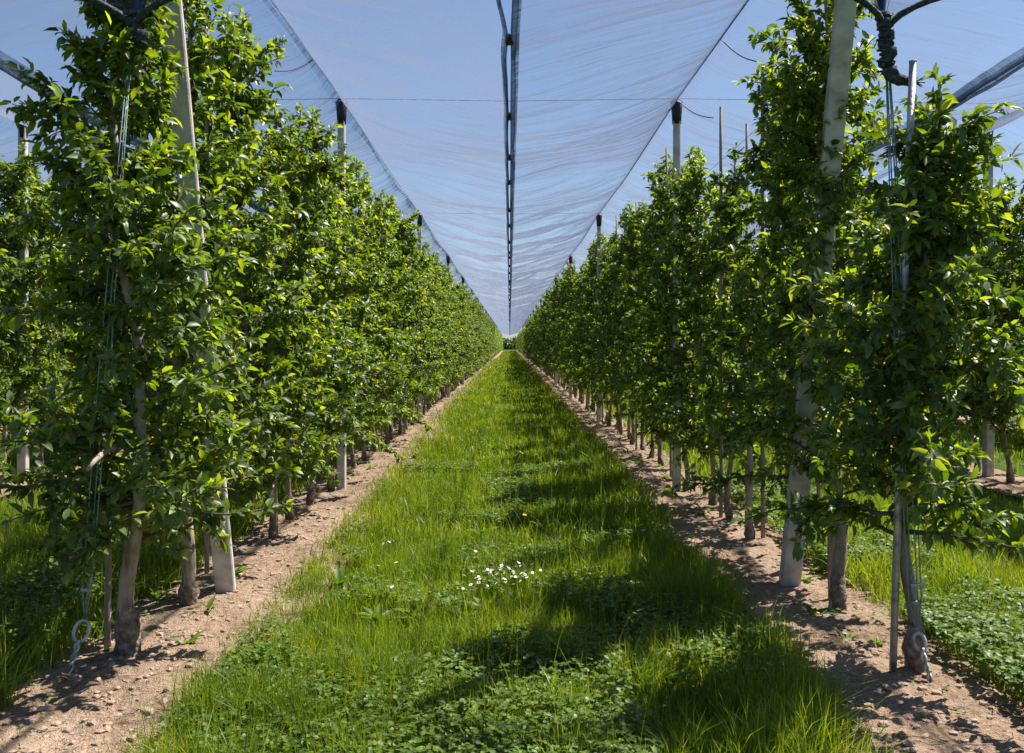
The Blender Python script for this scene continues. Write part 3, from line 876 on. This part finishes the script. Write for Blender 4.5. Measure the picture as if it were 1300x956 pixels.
# galvanised pipe at the near end of the right row, and its ties
m = MB(); m.tube([(0, 0, -.1), (.03, -.01, 1.0), (.06, -.01, 2.0), (.085, -.02, 2.75)], .0165, 12)
m.tube([(.085, -.02, 2.748), (.085, -.02, 2.754)], .0175, 12)
pipe = m.build('steel_pipe', M['steel']); pipe.location = (1.70, 4.12, 0)
tag(pipe, 'grey galvanised steel pipe standing at the near end of the right row', 'pipe')
for k, (z, lab) in enumerate(((2.09, 'upper'), (1.64, 'lower'))):
    x = 1.70 + .03 * z; m = MB()
    m.tube([(.021 * math.cos(a), .021 * math.sin(a), .004 * math.sin(3 * a)) for a in np.linspace(0, 6.283, 14)], .005, 6)
    m.tube([(.02, -.01, 0), (.035, -.02, -.02), (.03, -.03, -.05)], .004, 5)
    o = m.build('plastic_tie', M['teal']); o.location = (x, 4.105, z)
    tag(o, '%s of two turquoise ties knotted round the steel pipe on the right' % lab, 'tie', 'turquoise ties')
    m = MB()
    for q in range(5):
        a = random.uniform(-1, 1)
        p = [(0.0, 0, .03)]
        for s in range(5): p.append((p[-1][0] + random.uniform(-.006, .014), p[-1][1] + random.uniform(-.012, .008), p[-1][2] - .022))
        vs = []
        for (px_, py_, pz_) in p: vs += [(px_ - .009, py_, pz_), (px_ + .009, py_ + .004, pz_ + .003)]
        m.add(vs, [(2 * s, 2 * s + 1, 2 * s + 3, 2 * s + 2) for s in range(5)], True)
    o = m.build('red_ribbon', M['red']); o.location = (x + .045, 4.10, z + .02)
    tag(o, 'crumpled red ribbon hanging beside the %s turquoise tie on the steel pipe' % lab, 'ribbon', 'red ribbons')

# ------------------------------------------------------------------ nets
CLIP0, CLIPS = 5.72, 1.72
def net_geo(r, fine):
    xr = {-1: -1.67, 1: 1.67}.get(r, ROWX[r] + (.1 if r < 0 else -.02))
    inner_mid = {1: 0.0, 2: 3.46, 3: 7.05}[abs(r)] * (1 if r > 0 else -1)
    outer_mid = {1: 3.46, 2: 7.05, 3: 10.6}[abs(r)] * (1 if r > 0 else -1)
    lo, hi = sorted((inner_mid, outer_mid))
    return xr, lo, hi
def post_sag(d, r):
    ph = ((d - POST0[r]) / 8.05) % 1.0
    return -.05 * np.sin(math.pi * ph) ** 2
def net_z(r, a, d, u):
    """a: 0 at ridge, 1 at valley"""
    k = np.clip((d - 4.12) / .55, 0, 1); k = k * k * (3 - 2 * k)
    ridge = 2.96 + (3.93 - 2.96) * k + post_sag(d, r)
    cl = ((d - CLIP0) / CLIPS) % 1.0; cl = np.minimum(cl, 1 - cl) * CLIPS
    pull = np.exp(-(cl / .28) ** 2)
    fard = .22 + 1.0 * np.clip((d - 7) / 16, 0, 1)
    inner = (np.sign(u) == -np.sign(r)) if abs(r) == 1 else (np.abs(u) < -1)
    valley = 3.44 - np.where(inner, .13, .03) * fard * pull * np.clip((a - .15) / .85, 0, 1) + np.where(inner, .03, .012) * np.sin(d * .7 + 0 * r)
    z = ridge + (valley - ridge) * a ** .62
    w = np.sin(np.clip(a, 0, 1) * math.pi * .93) ** .6
    rn = fbm(u * .7 + d * .25 * np.sign(u), d * 2.1, 40 + r, 4)
    z += .075 * w * np.sin(d * 1.9 + 2.2 * np.sin(d * .37) + np.abs(u) * .8)
    z += w * fard * .17 * (np.abs(rn - .5) * -2 + .25)
    rn2 = fbm(u * 1.6, d * 6.5 + np.abs(u) * 1.2, 60 + r, 3)
    z += w * fard * .05 * (np.abs(rn2 - .5) * -2 + .2)
    return z
def edge_gap(d):
    cl = ((d - CLIP0) / CLIPS) % 1.0
    return np.sin(math.pi * cl) ** 1.2
for r in (-1, 1, -2, 2, -3, 3):
    fine = abs(r) == 1
    xr, lo, hi = net_geo(r, fine)
    d = stations(4.12 if fine else 4.6, END, .05 if fine else .12, .006 if fine else .012)
    nu = 34 if fine else 16
    a = np.concatenate([np.linspace(1, 0, nu + 1) ** 1.0, np.linspace(0, 1, nu + 1)[1:]])
    sgn = np.concatenate([-np.ones(nu + 1), np.ones(nu)])
    A, Dm = np.meshgrid(a, d); SG = np.meshgrid(sgn, d)[0]
    g = edge_gap(Dm)
    amp_o = .012
    amp = .008 + .05 * np.clip((6.6 - Dm) / 1.6, 0, 1)
    wl = (xr - lo) - (.006 + g * (amp * .2 if r == 1 else amp_o)); wh = (hi - xr) - (.006 + g * (amp if r == -1 else amp_o))
    U = np.where(SG < 0, -A * wl, A * wh)
    Z = net_z(r, A, Dm, U)
    X = xr + U + .015 * np.sin(Dm * 3.3) * A * (1 - A) * 4
    # front edge: pull the gathered end back in a shallow curve
    Y = Dm - .55 * np.clip((5.2 - Dm) / 1.1, 0, 1) * np.clip(A, 0, 1) ** .8
    t = empty('hail_net', (xr, 4.2, 0)) if True else None
    nm = grid_mesh('netting', X - xr, Y - 4.2, Z, [M['net']])
    o = link('netting', nm, t)
    lab = {-1: 'blue grey hail net hung over the row left of the aisle', 1: 'blue grey hail net hung over the row right of the aisle',
           -2: 'hail net hung over the second row out on the left', 2: 'hail net hung over the second row out on the right, bright with sun streaks',
           -3: 'far hail net over the third row out on the left', 3: 'far hail net over the third row out on the right'}[r]
    tag(t, lab, 'hail net', 'hail nets stretched over the rows')
    # folded dark hem along both valley edges
    for side in (0, -1):
        ex, ey, ez = X[:, side] - xr, Y[:, side] - 4.2, Z[:, side]
        s = -1 if side == 0 else 1
        wdt = (.042 if r < 0 else .062) if (r == -1 and side == -1) or (r == 1 and side == 0) else .05
        wob = .003 * np.sin(ey * 5.1 + r) + .003 * np.sin(ey * 2.2)
        HX = np.stack([ex - s * wdt * .9 + wob * .3, ex - s * .01 + wob * .2, ex + s * .001, ex - s * .012, ex - s * wdt * .6 + wob], 1)
        HZ = np.stack([ez + .012, ez - .004, ez - .035, ez - .07, ez - .03], 1)
        HY = np.repeat(ey[:, None], 5, 1)
        link('hem', grid_mesh('hem', HX, HY, HZ, [M['hem']]), t)
    # thick gathered hem along the front edge (rolled net)
    if fine:
        fx, fy, fz = X[0] - xr, Y[0] - 4.2, Z[0]
        m = MB(); m.tube([(fx[i], fy[i], fz[i] - .01) for i in range(0, len(fx), 1)], [.017 + .004 * math.sin(i * 1.7) for i in range(len(fx))], 8, jitter=.12)
        m.build('rolled_front_edge', M['rope'], t)
        # pleated neck of net gathered above the knot
        m = MB()
        for q in range(26):
            ang = random.uniform(0, 6.28); sp = random.uniform(.02, .13)
            p0 = Vector((random.uniform(-.012, .012), -.06 + random.uniform(-.01, .01), 2.93)); p1 = Vector((math.cos(ang) * sp * 1.7, .02 + math.sin(ang) * sp * .6, 3.42))
            mid = p0.lerp(p1, .45) + Vector((-(p1.x) * .25, 0, 0))
            vs = []
            for tt in np.linspace(0, 1, 8):
                c = p0 * (1 - tt) ** 2 + mid * 2 * tt * (1 - tt) + p1 * tt * tt; ww = .004 + .024 * tt
                vs += [(c.x - ww * math.sin(ang), c.y + ww * .5, c.z), (c.x + ww * math.sin(ang), c.y - ww * .5, c.z)]
            m.add(vs, [(2 * k, 2 * k + 1, 2 * k + 3, 2 * k + 2) for k in range(7)], True)
        m.build('gathered_neck', M['hem'], t)
        # knotted tail hanging from the gather
        m = MB()
        tail = [(0, -.07, 2.985)]
        ln = 13 if r > 0 else 7
        for q in range(ln): tail.append((.006 * math.sin(q * 1.9) + (.002 * q if r > 0 else .004 * q), -.07 + .006 * math.cos(q * 1.3), 2.985 - .0225 * (q + 1)))
        if r > 0: tail += [(.055, -.07, 2.685), (.095, -.07, 2.672), (.135, -.07, 2.668)]
        pts, rr = [], []
        for q in range(len(tail) - 1):
            for s_ in range(4):
                f_ = s_ / 4; pts.append(Vector(tail[q]).lerp(Vector(tail[q + 1]), f_))
                ph = (q * 4 + s_)
                rr.append((.024 + .013 * abs(math.sin(ph * .42))) * (1 if q < ln else .75))
        m.tube(pts, rr, 9, jitter=.14)
        # twine wound round it
        m.tube([(.034 * math.cos(a_) + .005, -.07 + .034 * math.sin(a_), 2.975 - a_ * .0075) for a_ in np.linspace(0, 34 if r > 0 else 18, 90)], .005, 5)
        if r > 0:
            for q in range(24):
                e = Vector((.135, -.07, 2.668)); m.tube([e, e + Vector((random.uniform(.01, .045), random.uniform(-.02, .02), random.uniform(-.03, .03)))], .0016, 4)
        m.build('knotted_tail', M['rope'], t)
    # clips joining neighbouring nets at the valley (kept with the net on the left of each seam)
    if abs(r) <= 2:
        side = -1 if r in (-1, 1, -2, 2) else None
        for q in range(40 if r == -1 else 12):
            dd = CLIP0 + CLIPS * q
            if dd > END: break
            j = int(np.argmin(np.abs(d - dd)))
            m = MB()
            cx, cz = X[j, -1] - xr + .006, Z[j, -1] - .03
            m.tube([(cx, dd - 4.2 - .035, cz), (cx, dd - 4.2 - .03, cz), (cx, dd - 4.2 + .03, cz), (cx, dd - 4.2 + .035, cz)], [.012, .022, .022, .012], 8)
            m.add([(cx + sx * .024, dd - 4.2 + sy * .045, cz + sz * .020 - .01) for sx in (-1, 1) for sy in (-1, 1) for sz in (-1, 1)],
                  [(0, 1, 3, 2), (4, 6, 7, 5), (0, 4, 5, 1), (2, 3, 7, 6), (0, 2, 6, 4), (1, 5, 7, 3)])
            m.build('clip', M['black'], t)

# ridge cables on the post tops, cross wires, trellis wires
def line(name, pts, rad_, mat, label, cat, group, n=5):
    m = MB(); m.tube(pts, rad_, n)
    o = m.build(name, M[mat]); return tag(o, label, cat, group)
for r in (-1, 1, -2, 2):
    xr = net_geo(r, 1)[0]
    y = [4.7] + [POST0[r] + 8.05 * k + s for k in range(15) for s in (-4.02, -2, 0, 2)]
    pts = [(xr, q, 3.945 + float(post_sag(np.array([q]), r)[0])) for q in y if q >= 4.7]
    row = {1: 'row beside the aisle', 2: 'second row out'}[abs(r)]
    line('ridge_cable', pts, .008, 'cable', 'dark taut cable running over the post tops of the %s %s' % (SIDE[r], row), 'cable', 'ridge cables')
for k in range(6):
    y = 9.26 + 8.05 * k
    lab = 'thin wire crossing the aisle between the %s pair of capped posts' % ORD[k]
    line('cross_wire', [(-12, y + .3, 3.93), (-5.2, y + .15, 3.94), (-1.68, y, 3.955), (0, y, 3.93), (1.67, y, 3.955), (5.3, y + .15, 3.94), (12, y + .3, 3.93)], .0035, 'cable', lab, 'wire', 'wires crossing over the aisle')
for r in (-1, 1):
    for z, nm in ((.95, 'lowest'), (1.6, 'second lowest'), (2.3, 'second highest'), (3.0, 'highest')):
        line('trellis_wire', [(PX[r] + .05 * r, q, z - .01 * (i % 2)) for i, q in enumerate([5.2] + [9.26 + 4.025 * k for k in range(30)])], .0018, 'wire',
             '%s steel wire strung along the %s row through the crowns' % (nm, SIDE[r]), 'wire', 'trellis wires', 4)
# short elastic cords from the ridge cable out to the neighbouring net
for (x0, y0, z0_, x1, y1, z1, lab) in ((1.67, 7.35, 3.93, 1.92, 7.15, 3.68, 'short dark cord hooked on the right ridge cable above the nearest capped post'),
                                        (1.69, 9.2, 3.90, 1.98, 9.0, 3.70, 'short dark cord tied to the nearest capped post of the right row'),
                                        (-1.67, 7.9, 3.93, -1.98, 7.8, 3.80, 'short dark cord hooked on the left ridge cable')):
    line('elastic_cord', [(x0 + (x1 - x0) * t, y0 + (y1 - y0) * t, z0_ + (z1 - z0_) * t - .04 * math.sin(t * 3.14)) for t in np.linspace(0, 1, 8)], .0055, 'cable', lab, 'cord', 'elastic net cords')

# ------------------------------------------------------------------ ground anchors with guy wires
def anchor(base, eye, R_, top, label, n_w, side):
    base, eye, top = Vector(base), Vector(eye), Vector(top)
    t = empty('ground_anchor', base)
    ax = (eye - base); L_ = ax.length; axn = ax.normalized()
    s1 = axn.cross(Vector((0, 1, 0))).normalized(); s2 = axn.cross(s1)
    m = MB()
    for ph in (0, math.pi):                                     # two strands twisted, opening into the eye
        pts = []
        for q in range(44):
            f = -.12 + 1.12 * q / 43
            a_ = f * 15 + ph
            pts.append(ax * f + (s1 * math.cos(a_) + s2 * math.sin(a_)) * .0072)
        m.tube(pts, .0072, 8)
    pts = []
    for q in range(27):
        a_ = -math.pi / 2 + .25 + (2 * math.pi - .5) * q / 26
        pts.append(ax + axn * R_ * 1.15 + s1 * (R_ * .95 * math.cos(a_)) + axn * (R_ * 1.35 * math.sin(a_)))
    m.tube(pts, .0080, 8)
    m.build('twisted_eye', M['steel'], t)
    m = MB()
    e = ax + axn * R_ * 2.3
    for q in range(n_w):
        off = Vector(((q - (n_w - 1) / 2) * .022, .01 * (q % 2), 0))
        T_ = top - base + off * .25
        m.tube([e, e + off * .9 + (T_ - e) * .06, e + (T_ - e) * .45 + off, T_], .0032, 5)
    m.build('guy_wire', M['guy'], t)
    m = MB()
    for f in (.055, .085):
        c = e + (top - base - e) * f
        m.tube([c + Vector((-.022, -.006, 0)), c + Vector((.022, -.006, .004))], .009, 6)
    m.tube([e + (top - base - e) * .05 + Vector((.012, -.01, 0)), e + (top - base - e) * .09 + Vector((.035, -.03, .02))], .003, 5)
    m.build('wire_clamp', M['steel'], t)
    return tag(t, label, 'ground anchor', 'ground anchors')
anchor((-1.965, 4.08, -.03), (-1.935, 4.16, .17), .035, (-1.72, 4.2, 2.85), 'twisted steel eye anchor with guy wires in front of the thick left trunk', 3, -1)
anchor((1.84, 4.00, -.03), (1.80, 4.05, .17), .026, (1.685, 4.13, 2.76), 'twisted steel anchor with guy wires beside the steel pipe on the right', 4, 1)

# ------------------------------------------------------------------ daisies and dandelions
def daisy_meshes():
    m = MB(); n = 13
    for k in range(n):
        a_ = 2 * math.pi * k / n
        c, s = math.cos(a_), math.sin(a_)
        pr = [(.003, .0), (.008, .0018), (.0125, .0012)]
        q = lambda r_, w_, z_: (c * r_ - s * w_, s * r_ + c * w_, z_)
        m.add([q(.002, 0, 0), q(.008, -.0022, .001), q(.008, .0022, .001), q(.0122, -.0013, .0016), q(.0122, .0013, .0016)], [(0, 1, 3, 4, 2)])
    pet = bpy.data.meshes.new('petals'); pet.from_pydata(m.v, [], m.f); pet.materials.append(M['petal'])
    d = MB(); d.tube([(0, 0, -.001), (0, 0, .0015), (0, 0, .003)], [.0042, .004, .002], 8)
    dm = bpy.data.meshes.new('disc'); dm.from_pydata(d.v, [], d.f); dm.materials.append(M['yellow'])
    s = MB(); s.tube([(0, 0, -1), (0, 0, -.5), (0, 0, 0)], .0012, 5)
    sm = bpy.data.meshes.new('stem'); sm.from_pydata([(x * 1, y, z) for x, y, z in s.v], [], s.f); sm.materials.append(M['grass'])
    return pet, dm, sm
PET, DISC, STEM = daisy_meshes()
def daisy(x, y, h, sc, label, group):
    t = empty('daisy', (x, y, 0))
    tilt = (random.uniform(.2, .8), random.uniform(-.35, .35), random.uniform(0, 6))
    for nm, me in (('petals', PET), ('disc', DISC)):
        o = link(nm, me, t); o.location = (0, 0, h); o.scale = (sc,) * 3; o.rotation_euler = tilt
    o = link('stem', STEM, t); o.location = (0, 0, h); o.scale = (1, 1, h + .02)
    return tag(t, label, 'daisy', group)
for k in range(66):
    x = random.gauss(-.05, .10); y = 5.34 + random.gauss(0, .16)
    x = max(-.30, min(.26, x))
    daisy(x, y, random.uniform(.13, .20), random.uniform(.6, 1.0), 'small white daisy in the dense patch in the middle of the aisle', 'daisies in the middle patch')
for (px, py) in ((494, 688), (500, 687), (487, 690), (480, 718), (503, 714), (477, 734), (498, 745), (604, 700), (676, 716)):
    s = (py - 437) / 1.35; x = (px - 647) / s; y = 1176 / s
    daisy(x, y, .15, .9, 'lone white daisy in the grass outside the dense patch', 'scattered daisies')
def dandelion(x, y, h):
    t = empty('dandelion', (x, y, 0))
    m = MB()
    for ring, (r_, z_, n) in enumerate(((.016, .0, 18), (.011, .004, 14), (.006, .007, 9))):
        for k in range(n):
            a_ = 6.283 * k / n + ring; c, s = math.cos(a_), math.sin(a_)
            m.add([(c * .002, s * .002, z_), (c * r_ - s * .0018, s * r_ + c * .0018, z_ + .004), (c * r_ + s * .0018, s * r_ - c * .0018, z_ + .004)], [(0, 1, 2)])
    o = m.build('flower_head', M['yellow'], t); o.location = (0, 0, h); o.rotation_euler = (.35, 0, 0)
    o = link('stem', STEM, t); o.location = (0, 0, h); o.scale = (1.6, 1.6, h + .02)
    return tag(t, 'yellow dandelion blooming behind the patch of white daisies', 'dandelion', 'dandelions in the aisle')
for (px, py) in ((664, 639), (653, 642), (666, 654), (672, 650)):
    s = (py - 437) / 1.33; dandelion((px - 647) / s, 1176 / s, .17)
